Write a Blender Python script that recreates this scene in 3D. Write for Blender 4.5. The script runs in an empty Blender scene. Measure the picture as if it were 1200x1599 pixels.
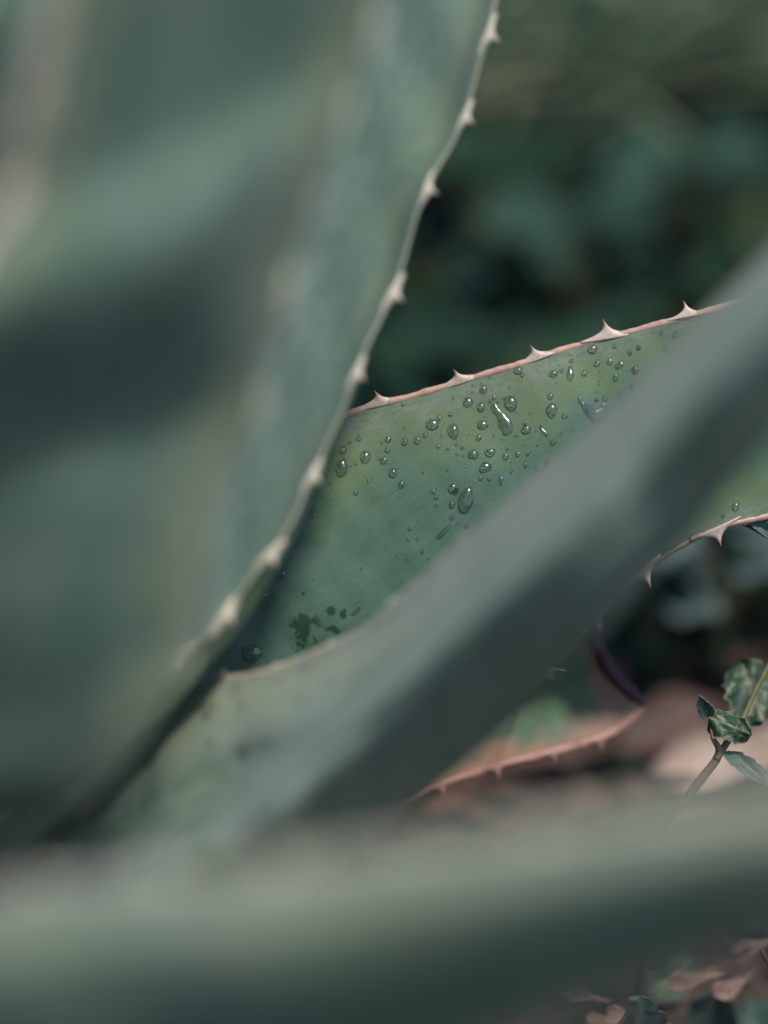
import bpy, bmesh, math, random
import numpy as np
from mathutils import Vector, Matrix, noise
from mathutils.bvhtree import BVHTree

random.seed(7)
scene = bpy.context.scene
COL = scene.collection

# ------------------------------------------------------------------ camera
CAM_Z, PITCH, LENS, FOCUS = 0.43, math.radians(20.0), 85.0, 0.70
cam_data = bpy.data.cameras.new("camera")
cam = bpy.data.objects.new("camera", cam_data)
COL.objects.link(cam)
cam.location = (0, 0, CAM_Z)
cam.rotation_euler = (math.pi / 2 - PITCH, 0, 0)
cam_data.sensor_fit = 'VERTICAL'
cam_data.sensor_height = 36.0
cam_data.lens = LENS
cam_data.clip_start = 0.01
cam_data.clip_end = 200.0
cam_data.dof.use_dof = True
cam_data.dof.focus_distance = FOCUS
cam_data.dof.aperture_fstop = 2.8
scene.camera = cam

# ------------------------------------------------------------------ light
SUN_DIR = Vector((0.25, -0.385, 0.885)).normalized()      # towards the sun
world = bpy.data.worlds.new("World")
scene.world = world
world.use_nodes = True
wn = world.node_tree.nodes
wl = world.node_tree.links
bg = wn["Background"]
sky = wn.new("ShaderNodeTexSky")
sky.sky_type = 'NISHITA'
sky.sun_disc = False
sky.sun_elevation = math.asin(SUN_DIR.z)
sky.sun_rotation = math.atan2(SUN_DIR.x, SUN_DIR.y)
sky.air_density = 1.0
sky.dust_density = 1.0
sky.ozone_density = 2.5
wl.new(sky.outputs[0], bg.inputs[0])
bg.inputs[1].default_value = 0.11
sun_data = bpy.data.lights.new("sun", 'SUN')
sun_data.energy = 2.6
sun_data.angle = math.radians(6.0)
sun_data.color = (1.0, 0.93, 0.82)
sun = bpy.data.objects.new("sun", sun_data)
COL.objects.link(sun)
sun.rotation_euler = SUN_DIR.to_track_quat('Z', 'Y').to_euler()
sun.location = SUN_DIR * 5

scene.view_settings.view_transform = 'Standard'
scene.view_settings.look = 'None'
scene.view_settings.exposure = 0.20
scene.view_settings.gamma = 1.0
scene.view_settings.use_curve_mapping = False
scene.render.engine = 'CYCLES'
scene.cycles.use_denoising = True
scene.cycles.max_bounces = 8
scene.cycles.transmission_bounces = 6
scene.cycles.sample_clamp_indirect = 4.0

# ------------------------------------------------------------------ helpers
FPX = LENS / 36.0 * 1599.0
FWD = Vector((0, math.cos(PITCH), -math.sin(PITCH)))
UPV = Vector((0, math.sin(PITCH), math.cos(PITCH)))
RGT = Vector((1, 0, 0))
CAMP = Vector((0, 0, CAM_Z))


def P(u, v, d):
    return CAMP + d * (FWD + RGT * ((u - 600.0) / FPX) + UPV * ((799.5 - v) / FPX))


def ray(u, v):
    return (P(u, v, 1.0) - CAMP).normalized()


def gpt(u, v, z=0.0):
    r = P(u, v, 1.0) - CAMP
    return CAMP + r * ((z - CAM_Z) / r.z)


def spline(pts, n):
    """Catmull-Rom through pts, uniform in control index, n samples."""
    p = np.array([list(q) for q in pts], float)
    p = np.vstack([2 * p[0] - p[1], p, 2 * p[-1] - p[-2]])
    m = len(pts) - 1
    out = []
    for i in range(n):
        x = i / (n - 1) * m
        k = min(int(x), m - 1)
        t = x - k
        a, b, c, d = p[k], p[k + 1], p[k + 2], p[k + 3]
        out.append(0.5 * ((2 * b) + (-a + c) * t + (2 * a - 5 * b + 4 * c - d) * t * t + (-a + 3 * b - 3 * c + d) * t ** 3))
    return np.array(out)


def sm(a, b, x):
    t = np.clip((x - a) / (b - a), 0, 1)
    return t * t * (3 - 2 * t)


def link(name, me, mats, parent=None):
    o = bpy.data.objects.new(name, me)
    COL.objects.link(o)
    if mats is not None and len(me.materials) == 0:
        for m in (mats if isinstance(mats, (list, tuple)) else [mats]):
            me.materials.append(m)
    if parent is not None:
        o.parent = parent
    return o


def mesh(name, verts, faces, smooth=True):
    me = bpy.data.meshes.new(name)
    me.from_pydata([tuple(v) for v in verts], [], faces)
    if smooth:
        me.polygons.foreach_set("use_smooth", [True] * len(me.polygons))
    me.update()
    return me


def tag(o, label=None, cat=None, group=None, kind=None):
    if label:
        o["label"] = label
    if cat:
        o["category"] = cat
    if group:
        o["group"] = group
    if kind:
        o["kind"] = kind
    return o


def empty(name, loc):
    o = bpy.data.objects.new(name, None)
    COL.objects.link(o)
    o.location = loc
    o.empty_display_size = 0.02
    return o


# ------------------------------------------------------------------ materials
class NT:
    def __init__(self, name):
        self.m = bpy.data.materials.new(name)
        self.m.use_nodes = True
        self.t = self.m.node_tree
        self.b = self.t.nodes["Principled BSDF"]

    def n(self, typ, **kw):
        x = self.t.nodes.new(typ)
        for k, v in kw.items():
            setattr(x, k, v)
        return x

    def l(self, a, b):
        self.t.links.new(a, b)

    def val(self, sock, v):
        if hasattr(v, "is_linked") or isinstance(v, bpy.types.NodeSocket):
            self.l(v, sock)
        else:
            sock.default_value = v

    def mix(self, f, a, b, blend='MIX'):
        x = self.n("ShaderNodeMix", data_type='RGBA', blend_type=blend)
        self.val(x.inputs[0], f)
        for s, v in ((x.inputs[6], a), (x.inputs[7], b)):
            if isinstance(v, tuple) and len(v) == 3:
                v = (*v, 1)
            self.val(s, v)
        return x.outputs[2]

    def mth(self, op, a, b=0.5, clamp=False):
        x = self.n("ShaderNodeMath", operation=op, use_clamp=clamp)
        self.val(x.inputs[0], a)
        self.val(x.inputs[1], b)
        return x.outputs[0]

    def ramp(self, x, lo, hi, a=0.0, b=1.0):
        r = self.n("ShaderNodeMapRange", interpolation_type='SMOOTHSTEP')
        self.val(r.inputs[0], x)
        r.inputs[1].default_value, r.inputs[2].default_value = lo, hi
        r.inputs[3].default_value, r.inputs[4].default_value = a, b
        return r.outputs[0]

    def noise(self, vec, scale, detail=3.0, rough=0.55, dist=0.0):
        x = self.n("ShaderNodeTexNoise")
        if vec is not None:
            self.l(vec, x.inputs["Vector"])
        x.inputs["Scale"].default_value = scale
        x.inputs["Detail"].default_value = detail
        x.inputs["Roughness"].default_value = rough
        x.inputs["Distortion"].default_value = dist
        return x.outputs[0]

    def mapping(self, vec, scale):
        x = self.n("ShaderNodeMapping")
        self.l(vec, x.inputs[0])
        x.inputs["Scale"].default_value = scale
        return x.outputs[0]

    def bump(self, h, strength, dist):
        x = self.n("ShaderNodeBump")
        x.inputs["Strength"].default_value = strength
        x.inputs["Distance"].default_value = dist
        self.l(h, x.inputs["Height"])
        self.l(x.outputs[0], self.b.inputs["Normal"])

    def set(self, **kw):
        for k, v in kw.items():
            s = self.b.inputs[k.replace("_", " ")]
            if isinstance(v, tuple) and len(v) == 3 and s.type == 'RGBA':
                v = (*v, 1)
            self.val(s, v)


def skin_material(name, green, bloom, edge_col, rub=0.5, edge_lo=0.004, edge_hi=0.022, fine=True, cork=1.0, cloud=0.37):
    """Waxy agave skin: green flesh colour under a blue-grey bloom, warmer towards the margin."""
    k = NT(name)
    uv = k.n("ShaderNodeUVMap").outputs[0]
    obj = k.n("ShaderNodeTexCoord").outputs["Object"]
    edge = k.n("ShaderNodeAttribute", attribute_name="edge").outputs["Fac"]
    wet = k.n("ShaderNodeAttribute", attribute_name="wet").outputs["Fac"]
    streak = k.noise(k.mapping(uv, (14, 260, 1)), 1.0, 4)
    patch = k.noise(obj, 32, 4, 0.6, 0.4)
    mott = k.noise(obj, 190, 4, 0.62)
    fibre = k.noise(k.mapping(uv, (26, 1500, 1)), 1.0, 3, 0.6)
    f = k.mth('ADD', k.ramp(patch, 0.35, 0.65, 0.235 - cloud / 2, 0.235 + cloud / 2), k.ramp(streak, 0.35, 0.7, 0.0, 0.28) if fine else k.ramp(streak, 0.3, 0.75, 0.06, 0.2))
    f = k.mth('ADD', f, k.ramp(fibre, 0.35, 0.65, -0.07, 0.09))
    f = k.mth('ADD', f, k.ramp(mott, 0.3, 0.7, -0.10, 0.18))
    f = k.mth('ADD', f, 0.75 - rub, clamp=True)
    col = k.mix(f, green, bloom)
    # warm yellow-green zone inside the margin, its width wandering
    wob = k.ramp(k.noise(obj, 60, 3), 0.3, 0.7, -0.006, 0.006)
    e = k.ramp(k.mth('ADD', edge, wob), edge_lo, edge_hi, 1.0, 0.0)
    col = k.mix(k.mth('MULTIPLY', e, 0.72), col, edge_col)
    # greyish corky speckle hugging the margin
    ux = k.n("ShaderNodeSeparateXYZ")
    k.l(uv, ux.inputs[0])
    along = k.n("ShaderNodeCombineXYZ")
    k.l(ux.outputs[0], along.inputs[0])
    k.l(edge, along.inputs[1])
    along = along.outputs[0]
    sp = k.noise(k.mapping(along, (200, 620, 1)), 1.0, 6, 0.72)
    near = k.ramp(edge, 0.0015, 0.0075, cork, 0.0)
    col = k.mix(k.mth('MULTIPLY', near, k.ramp(sp, 0.42, 0.6)), col, (0.20, 0.23, 0.21))
    brn = k.noise(k.mapping(along, (75, 420, 1)), 1.0, 5, 0.72)
    col = k.mix(k.mth('MULTIPLY', near, k.ramp(brn, 0.60, 0.68, 0.0, 0.6)), col, (0.035, 0.045, 0.028))
    rough = 0.52
    if fine:
        sp2 = k.n("ShaderNodeTexVoronoi", feature='F1')
        k.l(obj, sp2.inputs["Vector"])
        sp2.inputs["Scale"].default_value = 1500
        dots = k.ramp(sp2.outputs["Distance"], 0.12, 0.34, 1.0, 0.0)
        grain = k.noise(obj, 2200, 2, 0.7)
        col = k.mix(k.mth('MULTIPLY', dots, 0.16), col, (0.30, 0.38, 0.34))
        col = k.mix(k.ramp(grain, 0.30, 0.75, 0.0, 0.32), col, tuple(0.55 * c for c in green))
        # the bloom washed off where water sits: clean dark green, irregular outline
        w = k.mth('ADD', wet, k.ramp(k.noise(obj, 330, 5, 0.7), 0.25, 0.75, -0.30, 0.30))
        w = k.ramp(w, 0.37, 0.66, 0.0, 0.82)
        col = k.mix(w, col, (0.016, 0.052, 0.024))
        rough = k.ramp(w, 0, 1, 0.52, 0.22)
        k.bump(grain, 0.10, 0.0004)
    k.set(Base_Color=col, Roughness=rough, Sheen_Weight=0.08)
    k.b.inputs["Sheen Tint"].default_value = (0.8, 0.9, 1.0, 1)
    k.b.inputs["Specular IOR Level"].default_value = 0.3
    return k.m


def margin_material(name, pale, tip, zlo=0.0, zhi=0.006, sss=0.35):
    k = NT(name)
    tc = k.n("ShaderNodeTexCoord")
    sep = k.n("ShaderNodeSeparateXYZ")
    k.l(tc.outputs["Object"], sep.inputs[0])
    n = k.noise(tc.outputs["Object"], 500, 3)
    f = k.ramp(sep.outputs[2], zlo, zhi)
    col = k.mix(f, pale, tip)
    col = k.mix(k.ramp(n, 0.45, 0.75, 0.0, 0.35), col, tuple(0.75 * c for c in tip))
    wear = k.noise(tc.outputs["Object"], 900, 5, 0.7)
    col = k.mix(k.ramp(wear, 0.60, 0.72, 0.0, 0.55), col, (0.16, 0.09, 0.055))
    k.set(Base_Color=col, Roughness=0.42, Subsurface_Weight=sss, Subsurface_Scale=0.0025)
    k.b.inputs["Subsurface Radius"].default_value = (1.0, 0.55, 0.35)
    return k.m


M_SHARP = skin_material("agave_skin_sharp", (0.050, 0.130, 0.078), (0.106, 0.196, 0.148), (0.155, 0.225, 0.095), rub=0.42)
M_SKIN = skin_material("agave_skin_grey", (0.050, 0.120, 0.066), (0.160, 0.232, 0.182), (0.260, 0.300, 0.200), rub=0.42, fine=False, cloud=0.55)
M_SKIN3 = skin_material("agave_skin_pale", (0.090, 0.165, 0.100), (0.275, 0.345, 0.270), (0.33, 0.37, 0.25), rub=0.28, fine=False, cloud=0.75)
M_SKIN2 = skin_material("agave_skin_green", (0.085, 0.165, 0.105), (0.170, 0.240, 0.200), (0.200, 0.260, 0.160), rub=0.45, fine=False, cork=0.3)
M_PINKLEAF = skin_material("agave_skin_pink", (0.040, 0.110, 0.040), (0.110, 0.170, 0.120), (0.40, 0.20, 0.16), rub=0.5, edge_lo=0.001, edge_hi=0.014, fine=False, cork=0.0)
M_MARGIN = margin_material("corneous_margin", (0.66, 0.50, 0.41), (0.60, 0.38, 0.31))
M_TOOTH = margin_material("tooth_horn", (0.72, 0.58, 0.50), (0.40, 0.15, 0.10), 0.0024, 0.0054)
M_MARGIN_PALE = margin_material("pale_margin", (0.56, 0.54, 0.42), (0.50, 0.44, 0.34))
M_TOOTH_PALE = margin_material("pale_tooth", (0.66, 0.60, 0.48), (0.55, 0.36, 0.26), 0.004, 0.008)
M_MARGIN_GREEN = margin_material("greenish_margin", (0.30, 0.36, 0.26), (0.32, 0.35, 0.25))
M_MAROON = margin_material("maroon_margin", (0.055, 0.012, 0.018), (0.045, 0.010, 0.014), sss=0.0)
M_PINK = margin_material("pink_margin", (0.46, 0.28, 0.23), (0.42, 0.22, 0.18))


def water_material():
    k = NT("water")
    k.set(Coat_Weight=1.0, Coat_Roughness=0.16, Coat_IOR=1.7, Base_Color=(1, 1, 1), Roughness=0.10, IOR=1.34, Transmission_Weight=1.0)
    return k.m


M_WATER = water_material()


def simple(name, a, b, scale, rough=0.6, detail=4, trans=0.0, spec=0.4):
    k = NT(name)
    obj = k.n("ShaderNodeTexCoord").outputs["Object"]
    n = k.noise(obj, scale, detail, 0.6, 0.3)
    k.set(Base_Color=k.mix(k.ramp(n, 0.35, 0.65), a, b), Roughness=rough)
    k.b.inputs['Specular IOR Level'].default_value = spec
    if trans:
        k.set(Subsurface_Weight=trans, Subsurface_Scale=0.004)
    return k.m


# ------------------------------------------------------------------ agave leaf builder
def tooth_mesh(name, w, h, thick, lean, mat):
    """Flared horny tooth: local x along the margin, z outward, y through the leaf."""
    rings, seg = 16, 14
    vs, fs = [], []
    for i in range(rings):
        q = i / (rings - 1)
        z = -0.06 * h + q * 1.06 * h
        zz = min(max(z / h, 0), 1)
        hw = w * (0.16 * (1 - zz) + 0.84 * (1 - zz) ** 4.6) * 1.0
        th = thick * (1 - zz) ** 0.9
        hw = max(hw, 0.00012 if q < 1 else 0.00005)
        th = max(th, 0.00010)
        cx = lean * zz * zz * h
        for j in range(seg):
            a = 2 * math.pi * j / seg
            vs.append((cx + hw * math.cos(a), th * math.sin(a), z))
    for i in range(rings - 1):
        for j in range(seg):
            a, b = i * seg + j, i * seg + (j + 1) % seg
            fs.append((a, b, b + seg, a + seg))
    fs.append(tuple(reversed(range(seg))))
    fs.append(tuple(range((rings - 1) * seg, rings * seg)))
    me = mesh(name, vs, fs)
    me.materials.append(mat)
    return me


BASE = P(-383, 1703, 0.653)
agave = empty("agave_plant", (BASE.x, BASE.y, 0.0))
tag(agave, "large blue-green agave rosette with toothed leaves crossing the whole view", "agave plant")


class Leaf:
    pass


def build_leaf(label, A, B, nS, nT, mat, disp, thick, wetpoly=None, toward=None):
    """A, B: control points (u, v, depth) of the two margins from base to tip."""
    L = Leaf()
    a = spline([P(*p) for p in A], nS)
    b = spline([P(*p) for p in B], nS)
    t = np.linspace(0, 1, nT)
    # finer rows at the margins
    t = 0.5 - 0.5 * np.cos(np.pi * (0.12 + 0.76 * t)) if False else t
    G = a[:, None, :] * (1 - t)[None, :, None] + b[:, None, :] * t[None, :, None]
    dS = np.gradient(G, axis=0)
    dT = np.broadcast_to((b - a)[:, None, :], G.shape)
    N = np.cross(dS, dT)
    ln = np.linalg.norm(N, axis=2, keepdims=True)
    N = N / np.maximum(ln, 1e-9)
    tocam = np.array(CAMP)[None, None, :] - G
    flip = np.sign((N * tocam).sum(2).mean())
    N *= flip
    width = np.linalg.norm(b - a, axis=1)
    s = np.linspace(0, 1, nS)
    S, T = np.meshgrid(s, t, indexing='ij')
    W = width[:, None] * np.ones_like(T)
    wt = np.clip(W / max(width.max(), 1e-6) * 2.2, 0, 1)
    D = disp(S, T, W, G) * wt
    front = G + (N if toward is None else np.array(toward)[None, None, :]) * D[..., None]
    prof = np.sqrt(np.clip(1 - (2 * T - 1) ** 4, 0, 1))
    thk = (0.0014 + thick * prof) * wt
    edge0 = 0.0008
    front = front + N * (edge0 * wt)[..., None] * 0
    back = front - N * thk[..., None]
    n = nS * nT
    verts = np.concatenate([front.reshape(-1, 3), back.reshape(-1, 3)])
    idx = np.arange(n).reshape(nS, nT)
    q = np.stack([idx[:-1, :-1], idx[1:, :-1], idx[1:, 1:], idx[:-1, 1:]], -1).reshape(-1, 4)
    if flip > 0:
        pass
    fr = q if flip > 0 else q[:, ::-1]
    bk = (q[:, ::-1] if flip > 0 else q) + n
    rim = []
    for col in (0, nT - 1):
        for i in range(nS - 1):
            f = (idx[i, col], idx[i + 1, col], idx[i + 1, col] + n, idx[i, col] + n)
            rim.append(f)
    for row in (0, nS - 1):
        for j in range(nT - 1):
            rim.append((idx[row, j], idx[row, j + 1], idx[row, j + 1] + n, idx[row, j] + n))
    faces = fr.tolist() + bk.tolist() + [tuple(int(x) for x in f) for f in rim]
    rel = verts - np.array(agave.location)[None, :]
    me = mesh("agave_leaf", rel, faces)
    # uv: metres along, metres across
    cum = np.concatenate([[0], np.cumsum(np.linalg.norm(np.diff((a + b) / 2, axis=0), axis=1))])
    UVx = cum[:, None] * np.ones_like(T)
    UVy = (T - 0.5) * W
    uvv = np.stack([UVx, UVy], -1).reshape(-1, 2)
    uvv = np.concatenate([uvv, uvv + 3.7])
    uvl = me.uv_layers.new(name="UVMap")
    li = np.empty(len(me.loops), dtype=np.int32)
    me.loops.foreach_get("vertex_index", li)
    uvl.data.foreach_set("uv", uvv[li].reshape(-1).astype(np.float32))
    e = np.minimum(T, 1 - T) * W
    ea = me.attributes.new("edge", 'FLOAT', 'POINT')
    ea.data.foreach_set("value", np.concatenate([e.reshape(-1)] * 2).astype(np.float32))
    wa = me.attributes.new("wet", 'FLOAT', 'POINT')
    wv = np.zeros(n)
    if wetpoly:
        # blobs given in picture pixels of the photograph, looked up on the leaf's own surface
        f = front.reshape(-1, 3) - np.array(CAMP)
        z = f @ np.array(FWD)
        uu = 600 + FPX * (f @ np.array(RGT)) / z
        vv = 799.5 - FPX * (f @ np.array(UPV)) / z
        for (bx, by, rx, ry, rot) in wetpoly:
            c, sn = math.cos(rot), math.sin(rot)
            x, y = uu - bx, vv - by
            X, Y = (c * x + sn * y) / rx, (-sn * x + c * y) / ry
            wv = np.maximum(wv, np.clip(1 - 0.5 * np.sqrt(X * X + Y * Y), 0, 1))
    wa.data.foreach_set("value", np.concatenate([wv, np.zeros(n)]).astype(np.float32))
    me.materials.append(mat)
    L.ob = link("leaf", me, None, agave)
    L.ob["label"] = label
    L.front, L.N, L.a, L.b, L.flip = front, N, front[:, 0, :], front[:, -1, :], flip
    L.cum = cum
    L.thk = thk
    L.bvh = BVHTree.FromPolygons([tuple(v) for v in front.reshape(-1, 3)], [tuple(x) for x in q.tolist()])
    return L


def proj(p):
    f = Vector(p) - CAMP
    z = f.dot(FWD)
    return 600 + FPX * f.dot(RGT) / z, 799.5 - FPX * f.dot(UPV) / z, z


def frame_on_edge(L, side, i):
    pts = L.a if side == 'A' else L.b
    i0, i1 = max(i - 1, 0), min(i + 1, len(pts) - 1)
    tan = Vector(pts[i1] - pts[i0]).normalized()
    col = 0 if side == 'A' else -1
    nrm = Vector(L.N[i, col])
    out = tan.cross(nrm).normalized()
    inner = Vector(L.front[i, 1 if side == 'A' else -2]) - Vector(pts[i])
    if out.dot(inner) > 0:
        out = -out
    return tan, nrm, out


def margin_tube(L, side, r_out, r_thick, mat, i0=0, i1=None, seg=8, rough=1.0):
    """Horny rim along one margin: an elliptical bead."""
    pts = L.a if side == 'A' else L.b
    i1 = len(pts) if i1 is None else i1
    vs, fs = [], []
    n = i1 - i0
    org = Vector(agave.location)
    for k, i in enumerate(range(i0, i1)):
        tan, nrm, out = frame_on_edge(L, side, i)
        th = float(L.thk[i, 0 if side == 'A' else -1])
        c = Vector(pts[i]) - nrm * th * 0.5
        taper = min(1.0, 0.15 + (n - 1 - k) / 12, 0.15 + k / 12)
        taper *= 1.0 + rough * (0.30 * noise.noise(c * 160.0) + 0.18 * noise.noise(c * 520.0))
        for j in range(seg):
            a = 2 * math.pi * j / seg
            vs.append(c + out * (r_out * math.cos(a)) * taper + nrm * ((r_thick + th * 0.5) * math.sin(a)) * taper - org)
    for k in range(n - 1):
        for j in range(seg):
            a, b = k * seg + j, k * seg + (j + 1) % seg
            fs.append((a, b, b + seg, a + seg))
    fs.append(tuple(reversed(range(seg))))
    fs.append(tuple(range((n - 1) * seg, n * seg)))
    o = link("margin", mesh("margin", vs, fs), mat, L.ob)
    return o


def put_teeth(L, side, where, me, w=None):
    """Each tooth a sub-part; where = picture points of the tooth bases (nearest margin sample is used)."""
    pts = L.a if side == 'A' else L.b
    pr = [proj(p) for p in pts]
    org = Vector(agave.location)
    for wq in where:
        u, v = wq[0], wq[1]
        scl = wq[2] if len(wq) > 2 else 1.0
        i = min(range(len(pts)), key=lambda k: (pr[k][0] - u) ** 2 + (pr[k][1] - v) ** 2)
        tan, nrm, out = frame_on_edge(L, side, i)
        th = float(L.thk[i, 0 if side == 'A' else -1])
        c = Vector(pts[i]) - nrm * th * 0.5 + out * 0.0002
        M = Matrix((tan, nrm, out)).transposed().to_4x4()
        if random.random() < 2:
            scl *= random.uniform(0.86, 1.12)
            jit = Matrix.Rotation(random.uniform(-0.16, 0.12), 4, 'Y') @ Matrix.Rotation(random.uniform(-0.05, 0.05), 4, 'X')
        o = link("margin_tooth", me, None, L.ob)
        o.matrix_local = Matrix.Translation(c - org) @ M @ jit @ Matrix.Diagonal((scl * random.uniform(0.92, 1.08), scl, scl, 1))


def lump(G, k, amp, seed):
    """Low, slow unevenness of a real leaf."""
    out = np.zeros(G.shape[:2])
    f = G * k + seed
    out += np.sin(f[..., 0] * 1.7 + 2.1 * f[..., 2]) * np.cos(f[..., 1] * 1.3 - f[..., 2] * 0.9)
    out += 0.5 * np.sin(f[..., 0] * 3.9 - 1.7 * f[..., 1] + 3.1 * f[..., 2])
    return amp * out


# ---- the sharp leaf
def disp_c(S, T, W, G):
    dep = (G - np.array(CAMP)) @ np.array(FWD)
    ch = 0.55 * (dep[:, -1:] - dep[:, :1]) * 4 * T * (1 - T)
    fine = lump(G, 120, 0.00012, 1.0) + lump(G, 45, 0.0005, 4.0)
    return ch + fine


C_A = [(-250, 1450, .665), (100, 1000, .69), (330, 762, .702), (530, 656, .706), (660, 617, .706), (780, 579, .706), (900, 543, .705), (1010, 512, .703), (1135, 478, .70), (1400, 400, .70), (1750, 330, .70)]
C_B = [(-300, 1640, .70), (60, 1450, .76), (330, 1345, .785), (600, 1262, .785), (690, 1190, .78), (800, 1092, .765), (915, 975, .74), (1000, 893, .712), (1110, 828, .70), (1330, 740, .70), (1750, 330, .70)]
leafC = build_leaf("sharply focused leaf with pink teeth and beads of water", C_A, C_B, 420, 190, M_SHARP, disp_c, 0.007,
                   wetpoly=[(474, 972, 24, 11, 0.0), (474, 990, 12, 20, 0.15), (516, 954, 8, 8, 0), (536, 958, 5, 7, 0), (520, 983, 12, 6, .3), (712, 768, 5, 6, 0)])
M_A = margin_tube(leafC, 'A', 0.0011, 0.0003, M_MARGIN)
margin_tube(leafC, 'B', 0.0010, 0.0002, M_MARGIN)
TOOTH_C = tooth_mesh("margin_tooth", 0.0088, 0.0055, 0.0014, -0.16, M_TOOTH)
put_teeth(leafC, 'A', [(595, 636), (718, 598), (838, 561), (951, 528), (1076, 494), (470, 690), (1200, 460), (1320, 424)], TOOTH_C)
put_teeth(leafC, 'B', [(1118, 825, 1.05), (1003, 891), (925, 966), (845, 1046), (770, 1118), (1240, 786)], TOOTH_C)


# ---- the leaf with the crest, coming forward to the upper right
def disp_d(S, T, W, G):
    tc = 0.55 - 0.19 * sm(0.30, 0.55, S)
    crest = 1.35 * (0.8 * W + 0.2 * W.min(axis=0)[None, :]) * (np.minimum(T / tc, 1.0) - np.clip((T - tc) / (1.04 - tc), 0, 1) * 0.95 - 0.06 * np.exp(-((T - tc) / 0.07) ** 2))
    crest = crest * (0.55 + 0.45 * sm(0.25, 0.55, S))
    trough = -0.20 * W * np.exp(-((T - 0.40) / 0.12) ** 2) * (1 - sm(0.36, 0.56, S))
    return crest + trough + lump(G, 60, 0.0007, 2.0)


D_A = [(-330, 1430, .70), (-90, 1320, .69), (120, 1170, .675), (300, 1072, .650), (365, 1058, .640), (430, 1043, .634), (560, 985, .626), (660, 900, .612), (790, 785, .588), (950, 640, .556), (1200, 395, .518), (1430, 185, .49), (1560, 90, .46)]
D_B = [(-100, 1860, .65), (110, 1690, .64), (240, 1575, .63), (370, 1470, .615), (450, 1400, .605), (550, 1318, .595), (660, 1222, .58), (780, 1122, .56), (905, 988, .53), (1040, 838, .51), (1210, 636, .475), (1430, 420, .465), (1560, 90, .46)]
leafD = build_leaf("ridged grey-green leaf slanting up past the sharp one, light crest over a dark side", D_A, D_B, 200, 80, M_SKIN3, disp_d, 0.006, toward=-FWD)
margin_tube(leafD, 'A', 0.0011, 0.0003, M_MARGIN_PALE)
margin_tube(leafD, 'B', 0.0009, 0.0002, M_MARGIN_GREEN, i0=70)
TOOTH_P = tooth_mesh("margin_tooth", 0.0060, 0.0034, 0.0017, -0.12, M_TOOTH_PALE)
put_teeth(leafD, 'A', [(200, 1180), (345, 1062, 0.8), (432, 1043, 0.8), (520, 1004, .8), (610, 945, .8), (720, 850, .8), (860, 730, .8), (1010, 590, .8)], TOOTH_P)


# ---- the upright leaf with the toothed right margin
def disp_l1(S, T, W, G):
    return -0.10 * W * 4 * T * (1 - T) + 0.05 * W * np.exp(-(T / 0.06) ** 2) + lump(G, 55, 0.0010, 3.0)


L1_A = [(-260, 1480, .635), (90, 1240, .62), (278, 1068, .616), (437, 880, .622), (500, 752, .627), (565, 600, .632), (620, 462, .637), (676, 302, .642), (730, 186, .646), (768, 50, .65), (795, -90, .655), (800, -250, .67)]
L1_B = [(-420, 1560, .66), (-260, 1330, .66), (-160, 1130, .665), (-60, 950, .67), (20, 800, .67), (90, 650, .67), (160, 500, .67), (240, 330, .67), (310, 170, .67), (390, 0, .67), (520, -140, .67), (800, -250, .67)]
leaf1 = build_leaf("upright grey-green leaf whose pale toothed margin cuts in front of the sharp leaf", L1_A, L1_B, 200, 90, M_SKIN2, disp_l1, 0.008)
margin_tube(leaf1, 'A', 0.0004, 0.0001, M_MARGIN_GREEN, rough=0.3)
margin_tube(leaf1, 'B', 0.0011, 0.0003, M_MARGIN_PALE)
put_teeth(leaf1, 'A', [(300, 1055, 1.1), (355, 972, 1.1), (428, 868, 1.15), (497, 745, 1.15), (564, 592, 1.15), (618, 458, 1.15), (672, 302, 1.15), (724, 186, 1.15), (764, 52, 1.3), (790, -90, 1.2)], TOOTH_P)
put_teeth(leaf1, 'B', [(90, 650), (160, 500), (240, 330), (310, 170)], TOOTH_P)


# ---- the big blurred leaf in front on the left
def disp_l2(S, T, W, G):
    f = G - np.array(CAMP)
    z = f @ np.array(FWD)
    u = 600 + FPX * (f @ np.array(RGT)) / z
    v = 799.5 - FPX * (f @ np.array(UPV)) / z
    # fold and belly are shaped in to make a lit band over a dark one
    line = v - (520 - 0.40 * u)
    fold = 0.019 * np.where(line < 0, sm(-235, 0, line), 1 - 0.9 * sm(0, 260, line))
    fold = fold * sm(-0.08, 0.36, T)
    belly = 0.005 * sm(560, 820, v) * (1 - sm(900, 1250, v)) * (1 - sm(120, 330, u))
    return -0.05 * W * 4 * T * (1 - T) + fold + belly + lump(G, 40, 0.001, 5.0)


L2_A = [(-250, 1345, .52), (-80, 1300, .515), (70, 1272, .515), (172, 1212, .513), (252, 1100, .511), (312, 985, .509), (340, 820, .505), (398, 640, .50), (445, 460, .492), (505, 280, .486), (560, 110, .48), (620, -100, .472), (700, -500, .46), (760, -1000, .455)]
L2_B = [(-700, 1400, .455), (-600, 1350, .45), (-520, 1280, .45), (-450, 1200, .448), (-380, 1100, .446), (-310, 980, .442), (-230, 830, .437), (-150, 660, .432), (-60, 480, .425), (10, 330, .42), (60, 150, .415), (110, -80, .408), (250, -500, .41), (760, -1000, .455)]
leaf2 = build_leaf("very blurred broad leaf filling the left side in front, its middle shaped to a light band over a dark one", L2_A, L2_B, 200, 120, M_SKIN, disp_l2, 0.010, toward=-FWD)
margin_tube(leaf2, 'A', 0.0007, 0.0002, M_MARGIN_GREEN)
margin_tube(leaf2, 'B', 0.0022, 0.0004, M_MARGIN_PALE)
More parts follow.
